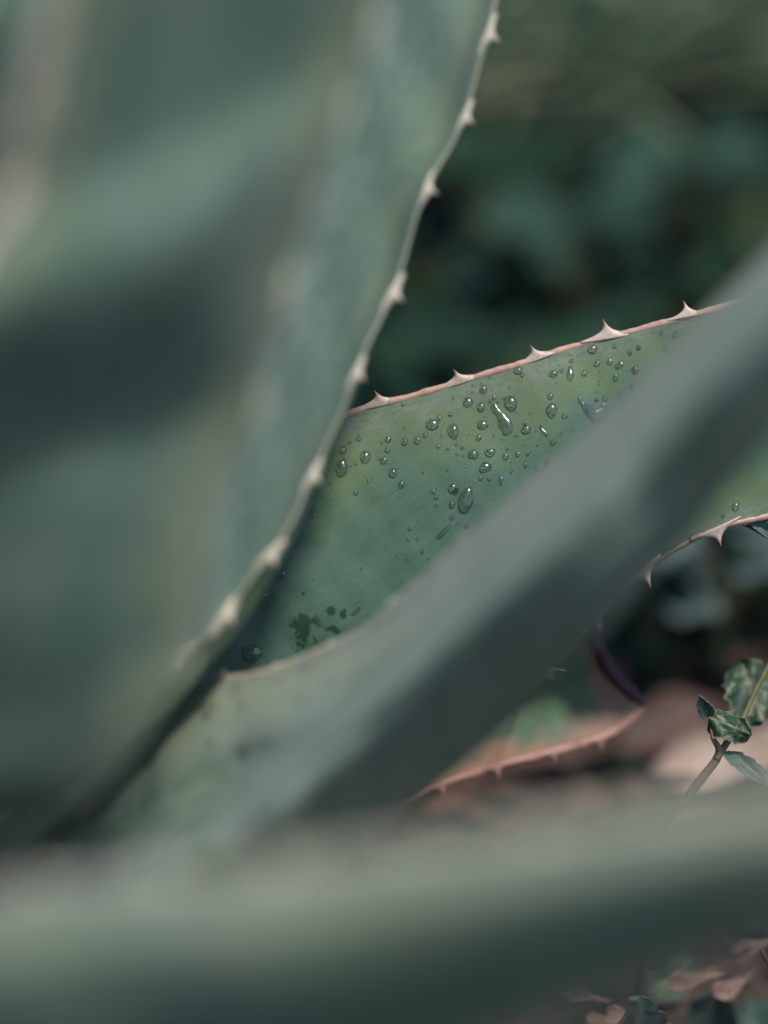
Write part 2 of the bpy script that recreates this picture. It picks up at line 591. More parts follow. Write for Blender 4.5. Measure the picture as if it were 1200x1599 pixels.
put_teeth(leaf2, 'A', [(120, 1240, .8), (260, 1030, .8), (335, 850, .8), (400, 640, 1.2), (440, 480, 1.4), (490, 320, 1.2), (530, 190, 1.2), (560, 60, 1.4)], TOOTH_P)
put_teeth(leaf2, 'B', [(10, 330, 1.2), (60, 150, 1.2), (-60, 480, 1.2), (100, -30, 1.2)], TOOTH_P)


# ---- the leaf across the bottom
def disp_g(S, T, W, G):
    return 0.50 * W * np.where(T < 0.17, 0.62 + 0.38 * np.sin(np.clip(T / 0.17, 0, 1) * np.pi / 2), np.cos(np.clip((T - 0.17) / 0.82, 0, 1) * np.pi / 2)) + lump(G, 30, 0.0010, 6.0)


G_A = [(-700, 1560, .56), (-350, 1440, .47), (0, 1375, .415), (300, 1352, .395), (600, 1318, .382), (900, 1280, .372), (1200, 1240, .366), (1500, 1225, .36), (2000, 1260, .36)]
G_B = [(-800, 2100, .56), (-400, 2000, .48), (0, 1880, .43), (300, 1790, .412), (600, 1700, .40), (900, 1590, .39), (1200, 1475, .382), (1500, 1390, .37), (2000, 1262, .36)]
leafG = build_leaf("very blurred grey-green leaf lying across the whole bottom", G_A, G_B, 160, 80, M_SKIN, disp_g, 0.010, toward=-FWD)
margin_tube(leafG, 'A', 0.0012, 0.0003, M_MARGIN_PALE)
margin_tube(leafG, 'B', 0.0013, 0.0003, M_MARGIN)
put_teeth(leafG, 'A', [(60, 1372), (250, 1356), (440, 1338), (640, 1314), (840, 1288), (1040, 1262)], TOOTH_P)


# ---- the low leaf with the pink tip, behind
def disp_f(S, T, W, G):
    return -0.14 * W * 4 * T * (1 - T) + lump(G, 70, 0.0008, 8.0)


F_A = [(-100, 1330, 0.695), (250, 1210, 0.735), (520, 1090, 0.7489), (720, 990, 0.7583), (850, 945, 0.7613), (905, 955, 0.7584), (928, 1000, 0.7572), (955, 1048, 0.756), (985, 1080, 0.756), (1008, 1104, 0.756)]
F_B = [(-100, 1480, 0.675), (250, 1390, 0.715), (520, 1285, 0.7389), (690, 1222, 0.7449), (770, 1197, 0.7456), (830, 1182, 0.7474), (880, 1170, 0.7497), (930, 1155, 0.7521), (970, 1135, 0.754), (1008, 1106, 0.756)]
leafF = build_leaf("low old leaf with a pink tip and maroon edge, behind the slanting one", F_A, F_B, 140, 50, M_PINKLEAF, disp_f, 0.005)
margin_tube(leafF, 'A', 0.0022, 0.0010, M_MAROON)
margin_tube(leafF, 'B', 0.0016, 0.0004, M_PINK)
TOOTH_F = tooth_mesh("margin_tooth", 0.0060, 0.0040, 0.0016, -0.1, M_PINK)
put_teeth(leafF, 'B', [(690, 1222), (775, 1195), (865, 1173), (935, 1153)], TOOTH_F)


# ---- a leaf standing behind at the upper left
def disp_4(S, T, W, G):
    return -0.08 * W * 4 * T * (1 - T) + lump(G, 40, 0.001, 9.0)


L4_A = [(-300, 1500, .80), (-60, 1150, .78), (120, 800, .75), (230, 450, .72), (300, 150, .69), (340, -150, .67), (330, -600, .65)]
L4_B = [(-520, 1500, .78), (-420, 1150, .76), (-330, 800, .73), (-240, 450, .70), (-130, 150, .67), (0, -150, .66), (330, -600, .65)]
leaf4 = build_leaf("dim blue-green leaf glimpsed in the top corner behind the banded leaf", L4_A, L4_B, 120, 40, M_SKIN2, disp_4, 0.007)
margin_tube(leaf4, 'A', 0.0011, 0.0003, M_MARGIN_PALE)

# the short stem the leaves rise from
vs, fs = [], []
for i, (z, r) in enumerate([(-0.02, .045), (0.0, .05), (0.03, .055), (0.06, .045), (0.085, .025), (0.095, .008)]):
    for j in range(20):
        a = 2 * math.pi * j / 20
        vs.append((r * math.cos(a), r * math.sin(a), z))
for i in range(5):
    for j in range(20):
        a, b = i * 20 + j, i * 20 + (j + 1) % 20
        fs.append((a, b, b + 20, a + 20))
link("core", mesh("core", vs, fs), M_SKIN2, agave)

# ------------------------------------------------------------------ ground
def ground():
    xs = np.concatenate([np.linspace(-30, -1.2, 20)[:-1], np.linspace(-1.2, 1.4, 180), np.linspace(1.4, 30, 20)[1:]])
    ys = np.concatenate([np.linspace(-30, -0.2, 14)[:-1], np.linspace(-0.2, 2.6, 200), np.linspace(2.6, 60, 24)[1:]])
    vs = []
    for y in ys:
        for x in xs:
            z = 0.0
            if -1.3 < x < 1.5 and -0.3 < y < 2.7:
                z = 0.010 * noise.noise(Vector((x * 9, y * 9, 0))) + 0.006 * noise.noise(Vector((x * 31, y * 31, 3))) + 0.003 * noise.noise(Vector((x * 90, y * 90, 7)))
            vs.append((x, y, z - 0.006))
    nx = len(xs)
    fs = [(j * nx + i, j * nx + i + 1, (j + 1) * nx + i + 1, (j + 1) * nx + i) for j in range(len(ys) - 1) for i in range(nx - 1)]
    k = NT("soil")
    obj = k.n("ShaderNodeTexCoord").outputs["Object"]
    c = k.mix(k.ramp(k.noise(obj, 22, 5, 0.6), 0.35, 0.65), (0.030, 0.022, 0.017), (0.085, 0.055, 0.045))
    c = k.mix(k.ramp(k.noise(obj, 140, 4, 0.7), 0.55, 0.7), c, (0.14, 0.10, 0.085))
    k.set(Base_Color=c, Roughness=0.9)
    k.bump(k.noise(obj, 160, 5, 0.7), 0.7, 0.006)
    tag(link("ground", mesh("ground", vs, fs), k.m), kind="structure")


ground()

# ------------------------------------------------------------------ small plants
def weed_leaf_mesh(name, length, width, fold, curl, wave, mat, seed, ns=30, nt=21, shape=1.0, thick=0.00025):
    """A thin leaf with thickness: x along, y across, z up; folded on the midrib, curled and wavy, with a ragged outline."""
    rnd = random.Random(seed)
    ph = [rnd.uniform(0, 6.28) for _ in range(6)]
    top = []
    for i in range(ns):
        s = i / (ns - 1)
        w = width * 0.5 * (math.sin(math.pi * min(1, s ** 0.72)) ** (0.62 * shape)) * (1 + 0.07 * math.sin(9 * s * math.pi + ph[0]) + 0.05 * math.sin(17 * s * math.pi + ph[1]))
        w = max(w, 0.0003)
        for j in range(nt):
            t = 2 * j / (nt - 1) - 1
            y = w * t
            x = length * s + 0.05 * length * (1 - abs(t)) * s
            z = fold * abs(y) + curl * length * (s * s) + wave * width * 0.12 * math.sin(7 * s + ph[2] + 2 * t) * abs(t)
            z += 0.02 * width * (math.cos(t * 9 + s * 14 + ph[3]))
            top.append((x, y, z))
    n = len(top)
    vs = top + [(x, y, z - thick) for x, y, z in top]
    fs = []
    for i in range(ns - 1):
        for j in range(nt - 1):
            a = i * nt + j
            fs.append((a, a + nt, a + nt + 1, a + 1))
            fs.append((a + n, a + 1 + n, a + nt + 1 + n, a + nt + n))
    for i in range(ns - 1):
        for j in (0, nt - 1):
            a = i * nt + j
            fs.append((a, a + nt, a + nt + n, a + n))
    for j in range(nt - 1):
        for i in (0, ns - 1):
            a = i * nt + j
            fs.append((a, a + 1, a + 1 + n, a + n))
    me = mesh(name, vs, fs)
    uvl = me.uv_layers.new(name="UVMap")
    for lp in me.loops:
        vi = lp.vertex_index % n
        uvl.data[lp.index].uv = (vi // nt / (ns - 1), vi % nt / (nt - 1))
    me.materials.append(mat)
    return me


def aim(o, base, tip, normal, parent=None):
    x = (Vector(tip) - Vector(base)).normalized()
    z = Vector(normal)
    z = (z - x * z.dot(x)).normalized()
    y = z.cross(x)
    M = Matrix((x, y, z)).transposed().to_4x4()
    org = Vector(parent.location) if parent else Vector((0, 0, 0))
    o.matrix_local = Matrix.Translation(Vector(base) - org) @ M


def tube(name, pts, radii, mat, parent, seg=8, n=24):
    p = spline(pts, n)
    r = np.interp(np.linspace(0, 1, n), np.linspace(0, 1, len(radii)), radii)
    vs, fs = [], []
    org = Vector(parent.location) if parent else Vector((0, 0, 0))
    for i in range(n):
        t = Vector(p[min(i + 1, n - 1)] - p[max(i - 1, 0)]).normalized()
        a = t.cross(Vector((0.3, 1, 0.2))).normalized()
        b = t.cross(a)
        for j in range(seg):
            an = 2 * math.pi * j / seg
            vs.append(Vector(p[i]) + (a * math.cos(an) + b * math.sin(an)) * float(r[i]) - org)
    for i in range(n - 1):
        for j in range(seg):
            a, b = i * seg + j, i * seg + (j + 1) % seg
            fs.append((a, b, b + seg, a + seg))
    fs.append(tuple(reversed(range(seg))))
    fs.append(tuple(range((n - 1) * seg, n * seg)))
    return link(name, mesh(name, vs, fs), mat, parent)


def mottled_material(name, dark, mid, pale, amount):
    k = NT(name)
    uv = k.n("ShaderNodeUVMap").outputs[0]
    obj = k.n("ShaderNodeTexCoord").outputs["Object"]
    c = k.mix(k.ramp(k.noise(obj, 160, 4, 0.6), 0.35, 0.65), dark, mid)
    pn = k.noise(k.mapping(uv, (6, 5, 1)), 1.0, 5, 0.66, 1.4)
    c = k.mix(k.ramp(pn, 0.54 - amount, 0.66 - amount, 0, 0.9), c, pale)
    sep = k.n("ShaderNodeSeparateXYZ")
    k.l(uv, sep.inputs[0])
    mid_d = k.mth('ABSOLUTE', k.mth('SUBTRACT', sep.outputs[1], 0.5), 0.0)
    c = k.mix(k.ramp(mid_d, 0.02, 0.06, 0.5, 0.0), c, pale)
    c = k.mix(k.ramp(mid_d, 0.465, 0.495, 0.0, 0.75), c, (0.42, 0.36, 0.28))
    k.set(Base_Color=c, Roughness=0.55)
    k.bump(k.noise(obj, 700, 3), 0.25, 0.0004)
    return k.m


M_WEED = mottled_material("weed_leaf", (0.018, 0.050, 0.026), (0.040, 0.090, 0.055), (0.26, 0.27, 0.15), 0.04)
M_WEED_TEAL = mottled_material("weed_leaf_teal", (0.038, 0.085, 0.075), (0.065, 0.125, 0.110), (0.17, 0.21, 0.15), 0.0)
M_STEM = simple("weed_stem", (0.20, 0.13, 0.10), (0.26, 0.19, 0.14), 300)
M_STEM_G = simple("weed_stem_green", (0.12, 0.13, 0.05), (0.19, 0.18, 0.09), 300)
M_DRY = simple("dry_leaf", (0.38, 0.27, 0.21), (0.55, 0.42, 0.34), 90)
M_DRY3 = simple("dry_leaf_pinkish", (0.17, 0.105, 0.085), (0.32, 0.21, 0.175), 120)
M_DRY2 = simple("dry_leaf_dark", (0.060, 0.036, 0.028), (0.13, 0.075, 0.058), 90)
M_TWIG = simple("twig", (0.05, 0.03, 0.022), (0.17, 0.10, 0.07), 220)
CAMN = -FWD


def weed_leaf(parent, b, t, width, normal, mat, seed, fold=0.3, curl=0.0, wave=1.0, shape=1.0, label=None):
    b, t = P(*b), P(*t)
    L = (t - b).length
    me = weed_leaf_mesh("weed_leaf", L, width, fold, curl, wave, mat, seed, shape=shape)
    o = link("leaf", me, None, parent)
    aim(o, b, t, normal, parent)
    if label:
        o["label"] = label
    return o


px = 0.70 / FPX
root = gpt(985, 1620)
weed = empty("creeping_weed", root)
tag(weed, "small sharp weed with mottled crinkled leaves rising beside the bottom leaf", "weed")
tube("stem", [root, P(1030, 1330, .725), P(1080, 1238, .705), P(1122, 1180, .70), P(1113, 1150, .698), P(1112, 1118, .70)], [.0013, .0014, .0014, .0012, .0007, .0005], M_STEM, weed)
tube("stem", [P(1119, 1186, .70), P(1132, 1165, .70), P(1158, 1126, .705), P(1180, 1078, .708), P(1205, 1030, .71), P(1260, 900, .72), P(1300, 780, .73)], [.0011, .0011, .0007, .0007, .0008, .0008, .0006], M_STEM_G, weed)
weed_leaf(weed, (1109, 1119, .698), (1093, 1088, .694), 26 * px, CAMN + RGT * -0.3, M_WEED_TEAL, 1, fold=0.35)
weed_leaf(weed, (1107, 1119, .698), (1172, 1146, .693), 50 * px, CAMN * 0.9 + UPV * 0.3, M_WEED, 2, fold=-0.5, wave=1.6, shape=0.7)
weed_leaf(weed, (1192, 1128, .725), (1158, 1034, .735), 95 * px, CAMN + UPV * 0.3, M_WEED, 3, fold=0.15, wave=1.4, shape=0.55)
weed_leaf(weed, (1130, 1174, .70), (1214, 1226, .69), 30 * px, CAMN + UPV * 0.6, M_WEED_TEAL, 4, fold=0.25, curl=-0.05)
weed_leaf(weed, (1290, 850, .71), (1167, 821, .70), 60 * px, CAMN + UPV * 0.5, M_WEED_TEAL, 5, fold=0.5, wave=1.2, label="leaf with a pale edge poking in by the sharp leaf's lower tooth")

# low weed in the bottom corner
lw = empty("low_weed", gpt(1060, 1640))
tag(lw, "low weed with rounded teal leaves in the corner below the bottom leaf", "weed")
weed_leaf(lw, (1015, 1650, .735), (985, 1566, .715), 92 * px, CAMN + UPV * 0.3, M_WEED_TEAL, 11, fold=0.12, shape=0.45)
weed_leaf(lw, (1105, 1660, .80), (1115, 1545, .78), 100 * px, CAMN + UPV * 0.2, M_WEED_TEAL, 12, fold=0.15, shape=0.5)
weed_leaf(lw, (1190, 1650, .80), (1170, 1560, .80), 90 * px, CAMN + UPV * 0.4, M_WEED_TEAL, 13, fold=0.15, shape=0.5)
weed_leaf(lw, (880, 1660, .80), (890, 1560, .80), 50 * px, CAMN + UPV * 0.3, M_WEED, 14, fold=0.2)
weed_leaf(lw, (1020, 1560, .82), (1080, 1480, .84), 80 * px, CAMN + UPV * 0.6, M_WEED, 15, fold=0.2)
tube("stem", [gpt(1060, 1640), P(1060, 1640, .77), P(1030, 1640, .745)], [.001, .001, .0008], M_STEM_G, lw)

# sliver of a seedling beyond the lower edge of the sharp leaf
sl = empty("seedling", gpt(760, 1330))
tag(sl, "tiny curled seedling leaf showing just past the lower edge of the sharp leaf", "seedling")
tube("stem", [gpt(760, 1330), P(760, 1250, .83), P(800, 1110, .82), P(828, 1050, .76), P(842, 1046, .70)], [.0005, .0004, .0003], M_STEM_G, sl)
weed_leaf(sl, (838, 1044, .70), (882, 1044, .70), 13 * px, UPV + CAMN * 0.5, M_WEED_TEAL, 21, fold=0.4, curl=-0.08)

# ------------------------------------------------------------------ litter on the soil
def dry(u, v, z, size, wid, ang, mat, seed, label, curl=0.2):
    g = gpt(u, v, z)
    me = weed_leaf_mesh("dry_leaf", size, wid, 0.35, curl, 1.5, mat, seed, shape=0.8)
    o = link("dry_leaf", me, None)
    d = Vector((math.cos(ang), math.sin(ang), 0.05))
    aim(o, g - d * size * 0.5, g + d * size * 0.5, Vector((0.1, -0.35, 1)))
    tag(o, label, "dry leaf", "dry leaves on the soil")
    return o


dry(1105, 1200, .012, .042, .020, 0.15, M_DRY, 31, "broad pale pinkish dry leaf lying behind the forked weed stem")
dry(1190, 1175, .014, .034, .018, -0.3, M_DRY, 32, "second pale dry leaf at the frame edge beside the weed stem")
dry(1150, 1215, .010, .060, .018, 0.05, M_DRY, 33, "long thin pale dry leaf just above the top edge of the bottom leaf")
dry(1085, 1530, .030, .017, .0075, 0.1, M_DRY3, 34, "small bright pinkish dry leaf by itself above the rounded teal weed leaves")
dry(1138, 1545, .030, .012, .007, 0.6, M_DRY3, 35, "small pink-brown dry leaf right of the brightest one, over the low weed")
dry(1160, 1510, .026, .014, .008, 1.2, M_DRY2, 36, "upright brown dry leaf above the low weed's rightmost leaves")
dry(1175, 1476, .024, .014, .006, 0.2, M_DRY3, 37, "grey-pink dry leaf close under the bottom leaf at the frame edge")
dry(918, 1562, .034, .022, .006, -0.85, M_DRY3, 38, "narrow pale dry leaf slanting at the left of the low weed")
dry(945, 1590, .032, .012, .008, 0.2, M_DRY3, 39, "stubby pinkish dry leaf touching the rounded teal leaf's left side")
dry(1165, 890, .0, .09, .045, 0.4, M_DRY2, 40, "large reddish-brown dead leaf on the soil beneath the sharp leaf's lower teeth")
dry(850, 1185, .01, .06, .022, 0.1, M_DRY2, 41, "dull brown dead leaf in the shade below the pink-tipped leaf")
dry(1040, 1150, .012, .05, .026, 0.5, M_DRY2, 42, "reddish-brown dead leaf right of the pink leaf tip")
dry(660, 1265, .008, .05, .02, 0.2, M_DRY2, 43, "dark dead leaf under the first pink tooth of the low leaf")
tw = empty("twig", P(1230, 1530, .74))
tag(tw, "dark curled twig end entering at the right edge above the low weed", "twig")
tube("stem", [P(1186, 1482, .71), P(1190, 1484, .71), P(1196, 1497, .712), P(1210, 1512, .72), P(1260, 1560, .74)], [.0003, .0006, .0008, .0009, .0010], M_TWIG, tw)

# ------------------------------------------------------------------ background growth
def leaf_cloud(name, spots, mats, seed, kind="stuff"):
    rnd = random.Random(seed)
    vs, fs, mi = [], [], []
    for (c, size, el) in spots:
        az = rnd.uniform(0, 2 * math.pi)
        d = Vector((math.cos(az) * math.cos(el), math.sin(az) * math.cos(el), math.sin(el)))
        n = Vector((rnd.gauss(0, .5), rnd.gauss(0, .5) - 0.3, 1))
        n = (n - d * n.dot(d)).normalized()
        w = n.cross(d) * size * rnd.uniform(.24, .38)
        k = len(vs)
        m = rnd.randrange(len(mats))
        dr = n * size * rnd.uniform(-.2, .05)
        vs += [c, c + d * size * .35 + w + n * size * .08, c + d * size * .4, c + d * size * .35 - w + n * size * .08,
               c + d * size * .72 + w * .75 + n * size * .05 + dr * .5, c + d * size * .75 + dr * .5, c + d * size * .72 - w * .75 + n * size * .05 + dr * .5, c + d * size + dr]
        f = [(0, 1, 2), (0, 2, 3), (1, 4, 5, 2), (2, 5, 6, 3), (4, 7, 5), (5, 7, 6)]
        fs += [tuple(k + q for q in x) for x in f]
        mi += [m] * 6
    me = mesh(name, vs, fs)
    for m in mats:
        me.materials.append(m)
    me.polygons.foreach_set("material_index", mi)
    return tag(link(name, me, None), kind=kind)


M_U1 = simple("undergrowth_dark", (0.008, 0.026, 0.018), (0.018, 0.050, 0.034), 30, rough=0.75, spec=0.12)  # colour kept extra dark, standing in for shade over the growth
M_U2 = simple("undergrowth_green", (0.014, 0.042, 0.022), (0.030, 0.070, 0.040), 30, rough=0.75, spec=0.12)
M_U3 = simple("undergrowth_teal", (0.026, 0.066, 0.044), (0.046, 0.092, 0.064), 30, rough=0.75, spec=0.12)
M_U5 = simple("undergrowth_lightened", (0.085, 0.135, 0.125), (0.14, 0.19, 0.175), 30, rough=0.6, spec=0.3)  # teal lightened in colour so weeds in the leaf's shadow look lit
M_U4 = simple("undergrowth_olive", (0.070, 0.085, 0.035), (0.110, 0.115, 0.055), 30, rough=0.75, spec=0.12)
rnd = random.Random(5)
spots = []
for i in range(5200):
    y = rnd.uniform(1.0, 3.6)
    x = rnd.uniform(-.34, .36) * y + rnd.uniform(-.25, .25)
    if y < 1.25 and rnd.random() < .55:
        continue
    hmax = 0.05 + 0.10 * min(1, max(0, y - 1.0)) + 0.05 * noise.noise(Vector((x * 4, y * 4, 1)))
    z = rnd.random() ** 0.8 * max(hmax, .02)
    spots.append((Vector((x, y, z)), rnd.uniform(.03, .075), rnd.uniform(-.2, .7)))
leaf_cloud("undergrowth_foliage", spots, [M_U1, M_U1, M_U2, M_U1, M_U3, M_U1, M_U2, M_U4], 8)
# thin growth and crumbs on the near soil
spots = []
for i in range(500):
    y = rnd.uniform(.72, 1.15)
    x = rnd.uniform(-.05, .32)
    spots.append((Vector((x, y, rnd.uniform(0, .012))), rnd.uniform(.008, .024), rnd.uniform(-.1, .35)))
spots_near = []  # unseen growth round the camera, added to green the bounced light
for i in range(2600):
    x, y = rnd.uniform(-1.3, 1.3), rnd.uniform(-1.4, 1.0)
    if x > -0.02 and y > 0.55 and x < 0.42:
        continue
    spots_near.append((Vector((x, y, rnd.uniform(0, .05))), rnd.uniform(.04, .09), rnd.uniform(-.1, .6)))
leaf_cloud("ground_cover_foliage", spots_near, [M_U2, M_U2, M_U3, M_U4, M_U1], 12)
leaf_cloud("leaf_litter", spots, [M_DRY2, M_U1, M_U1, M_DRY2, M_U2], 9)


def broad_weed(u, v, z, n, size, mat, seed, label):
    r = random.Random(seed)
    g = gpt(u, v, 0)
    o = tag(empty("broadleaf_weed", g), label, "weed", "broad-leaved weeds behind the agave")
    for i in range(n):
        az = 2 * math.pi * i / n + r.uniform(-.3, .3)
        el = r.uniform(.25, .8)
        d = Vector((math.cos(az) * math.cos(el), math.sin(az) * math.cos(el), math.sin(el)))
        b = g + Vector((0, 0, z)) + d * size * .35
        me = weed_leaf_mesh("weed_leaf", size * r.uniform(.8, 1.15), size * .6, .15, -.15, 1.0, mat, seed * 10 + i, 10, 7, 0.6)
        lf = link("leaf", me, None, o)
        aim(lf, b, b + d * size, Vector((0, -.5, 1)), o)
        tube("stem", [g, g + Vector((0, 0, z * .6)) + d * size * .1, b], [.0012, .001, .0008], M_STEM_G, o, 6, 8)
    return o


broad_weed(1125, 1075, .055, 7, .040, M_U5, 51, "blurred teal weed right of the low leaf's maroon edge")
broad_weed(1010, 1060, .04, 5, .040, M_U5, 52, "pale blurred weed against the pink leaf tip")
broad_weed(1190, 1010, .05, 6, .040, M_U3, 53, "blurred green weed behind the mottled sharp weed at the frame edge")
broad_weed(1150, 960, .06, 7, .045, M_U5, 58, "brightened teal blurred weed straight under the sharp leaf's lower tooth")
broad_weed(985, 1010, .05, 6, .04, M_U5, 59, "blurred teal weed just past the maroon edge of the low leaf")
broad_weed(1060, 985, .05, 6, .045, M_U5, 54, "brightened teal blurred weed leftmost under the lower teeth of the sharp leaf")
broad_weed(900, 640, .09, 9, .050, M_U3, 55, "dim teal weed in the dark gap above the sharp leaf's middle teeth")
broad_weed(1060, 560, .10, 9, .052, M_U3, 56, "dim teal weed in the dark gap near where the slanting leaf leaves the frame")
broad_weed(760, 560, .10, 9, .052, M_U2, 57, "dim green weed in the dark gap right beside the toothed upright leaf")


def grass_blade(parent, pts, w, mat):
    p = spline(pts, 18)
    vs, fs = [], []
    org = Vector(parent.location)
    for i, q in enumerate(p):
        s = i / 17
        hw = w * .5 * (1 - s ** 2.2) * (0.5 + 0.5 * min(1, s * 5)) + .0003
        t = Vector(p[min(i + 1, 17)] - p[max(i - 1, 0)]).normalized()
        side = t.cross(Vector((0.1, -0.5, 1))).normalized()
        nn = side.cross(t).normalized()
        c = Vector(q) - org
        vs += [c - side * hw + nn * hw * .4, c, c + side * hw + nn * hw * .4, c - nn * .0006]
    for i in range(17):
        for j in range(4):
            a, b = i * 4 + j, i * 4 + (j + 1) % 4
            fs.append((a, b, b + 4, a + 4))
    fs += [(3, 2, 1, 0), (68, 69, 70, 71)]
    return link("blade", mesh("blade", vs, fs), mat, parent)


M_GR = simple("grass_blade", (0.22, 0.26, 0.15), (0.32, 0.36, 0.22), 25)
M_GR2 = simple("grass_blade_green", (0.045, 0.10, 0.05), (0.08, 0.14, 0.07), 25)


def tuft(u, v, seed, n, label, L=.55, sway=1.0):
    r = random.Random(seed)
    g = gpt(u, v, 0)
    o = tag(empty("grass_tuft", g), label, "grass tuft", "arching grass behind the agave")
    for i in range(n):
        a = r.gauss(0, .45) + (0 if sway > 0 else math.pi)
        d = Vector((math.cos(a), math.sin(a) * .7 - .1, 0))
        l = L * r.uniform(.6, 1.15)
        b = g + Vector((r.gauss(0, .02), r.gauss(0, .02), 0))
        h = r.uniform(.30, .62)
        pts = [b, b + d * l * .2 + Vector((0, 0, l * h * .7)), b + d * l * .55 + Vector((0, 0, l * h)), b + d * l * .95 + Vector((0, 0, l * h * .72))]
        grass_blade(o, pts, r.uniform(.006, .013), [M_GR, M_GR2][r.random() < .45])
    return o


tuft(760, 420, 61, 34, "pale arching grass tuft behind the upright leaf's upper teeth", .5)
tuft(960, 360, 62, 34, "grass tuft with long blades bending to the frame's top corner", .5)
tuft(1260, 400, 63, 30, "grass tuft at the frame edge, its blades bending left", .5, -1)
tuft(880, 220, 64, 40, "farthest arching grass tuft at the top of the gap", .6)

# ------------------------------------------------------------------ water drops
def unit_bead(name, fn=None, seg=28, rings=16, zs=1.0):
    """A closed drop of radius 1 around the origin: x, y on the leaf, z out of it; fn(angle) reshapes the outline."""
    vs, fs = [], []
    for i in range(rings + 1):
        ph = math.pi * i / rings
        for j in range(seg):
            a = 2 * math.pi * j / seg
            m = fn(a) if fn else 1.0
            vs.append((math.sin(ph) * math.cos(a) * m, math.sin(ph) * math.sin(a) * m, math.cos(ph) * zs))
    for i in range(rings):
        for j in range(seg):
            a, b = i * seg + j, i * seg + (j + 1) % seg
            fs.append((a, a + seg, b + seg, b))
    me = mesh(name, vs, fs)
    bm = bmesh.new()
    bm.from_mesh(me)
    bmesh.ops.remove_doubles(bm, verts=bm.verts, dist=1e-5)
    bmesh.ops.recalc_face_normals(bm, faces=bm.faces)
    bm.to_mesh(me)
    bm.free()
    me.polygons.foreach_set("use_smooth", [True] * len(me.polygons))
    me.materials.append(M_WATER)
    return me


ANG = lambda a, c: math.atan2(math.sin(a - c), math.cos(a - c))
BEAD = {
    'o': unit_bead("drop"),
    # pointed end along -y (down the picture)
    't': unit_bead("drop", lambda a: 1.0 - 0.20 * math.cos(2 * ANG(a, -math.pi / 2)) * 0 + 0.28 * math.exp(-(ANG(a, -math.pi / 2) / .42) ** 2) - 0.10 * math.exp(-(ANG(a, 0.1) / .8) ** 2)),
    'u': unit_bead("drop", lambda a: 1.0 + 0.34 * math.exp(-(ANG(a, math.pi / 2) / .45) ** 2) - 0.08 * math.exp(-(ANG(a, -2.6) / .7) ** 2)),
    'i': unit_bead("drop", lambda a: 1.0 + 0.13 * math.sin(2 * a + .6) + 0.10 * math.sin(3 * a + 2)),
    'j': unit_bead("drop", lambda a: 1.0 + 0.15 * math.sin(2 * a + 1.1) + 0.07 * math.sin(3 * a) + 0.04 * math.sin(5 * a + 1)),
}


def track_bead(name, path, rad, zs):
    """A drop drawn out along a path in its own plane (runs, crescents)."""
    n, seg = 26, 14
    p = spline([(x, y, 0) for x, y in path], n)
    r = np.interp(np.linspace(0, 1, n), np.linspace(0, 1, len(rad)), rad)
    vs, fs = [], []
    for i in range(n):
        t = Vector(p[min(i + 1, n - 1)] - p[max(i - 1, 0)]).normalized()
        s = Vector((-t.y, t.x, 0))
        for j in range(seg):
            a = 2 * math.pi * j / seg
            vs.append(Vector(p[i]) + s * (math.cos(a) * float(r[i])) + Vector((0, 0, math.sin(a) * zs * min(1.0, float(r[i]) / max(rad) * 1.15))))
    for i in range(n - 1):
        for j in range(seg):
            a, b = i * seg + j, i * seg + (j + 1) % seg
            fs.append((a, b, b + seg, a + seg))
    fs.append(tuple(reversed(range(seg))))
    fs.append(tuple(range((n - 1) * seg, n * seg)))
    me = mesh(name, vs, fs)
    bm = bmesh.new()
    bm.from_mesh(me)
    bmesh.ops.recalc_face_normals(bm, faces=bm.faces)
    bm.to_mesh(me)
    bm.free()
    me.polygons.foreach_set("use_smooth", [True] * len(me.polygons))
    me.materials.append(M_WATER)
    return me


def surf(L, u, v):
    r = ray(u, v)
    loc, nrm, idx, dist = L.bvh.ray_cast(CAMP, r)
    if loc is None:
        loc, nrm, idx, dist = L.bvh.find_nearest(CAMP + r * 0.7)
    if nrm.dot(CAMP - loc) < 0:
        nrm = -nrm
    return loc, nrm


def drop(L, u, v, rx, ry, rot, kind, label, group, flat=None, lift=None):
    """u, v, rx, ry in pixels of the photograph; rot turns the long axis clockwise from upright."""
    loc, nrm = surf(L, u, v)
    dep = (loc - CAMP).dot(FWD)
    k = dep / FPX
    y = (UPV - nrm * UPV.dot(nrm)).normalized()
    x = y.cross(nrm).normalized()
    c, s = math.cos(rot), math.sin(rot)
    y2, x2 = y * c + x * s, x * c - y * s
    big = max(rx, ry)
    h = min(rx, ry) * (0.95 if big < 5 else 0.8 if big < 8 else 0.68)
    if flat:
        h = min(rx, ry) * flat
    lf = (0.35 if big < 5 else 0.22 if big < 8 else 0.08) if lift is None else lift
    me = BEAD[kind] if isinstance(kind, str) else kind
    o = link("water_drop", me, None)
    M = Matrix((x2 * rx * k, y2 * ry * k, nrm * h * k)).transposed().to_4x4()
    o.matrix_world = Matrix.Translation(loc + nrm * h * k * lf) @ M
    tag(o, label, "water drop", group)
    return o


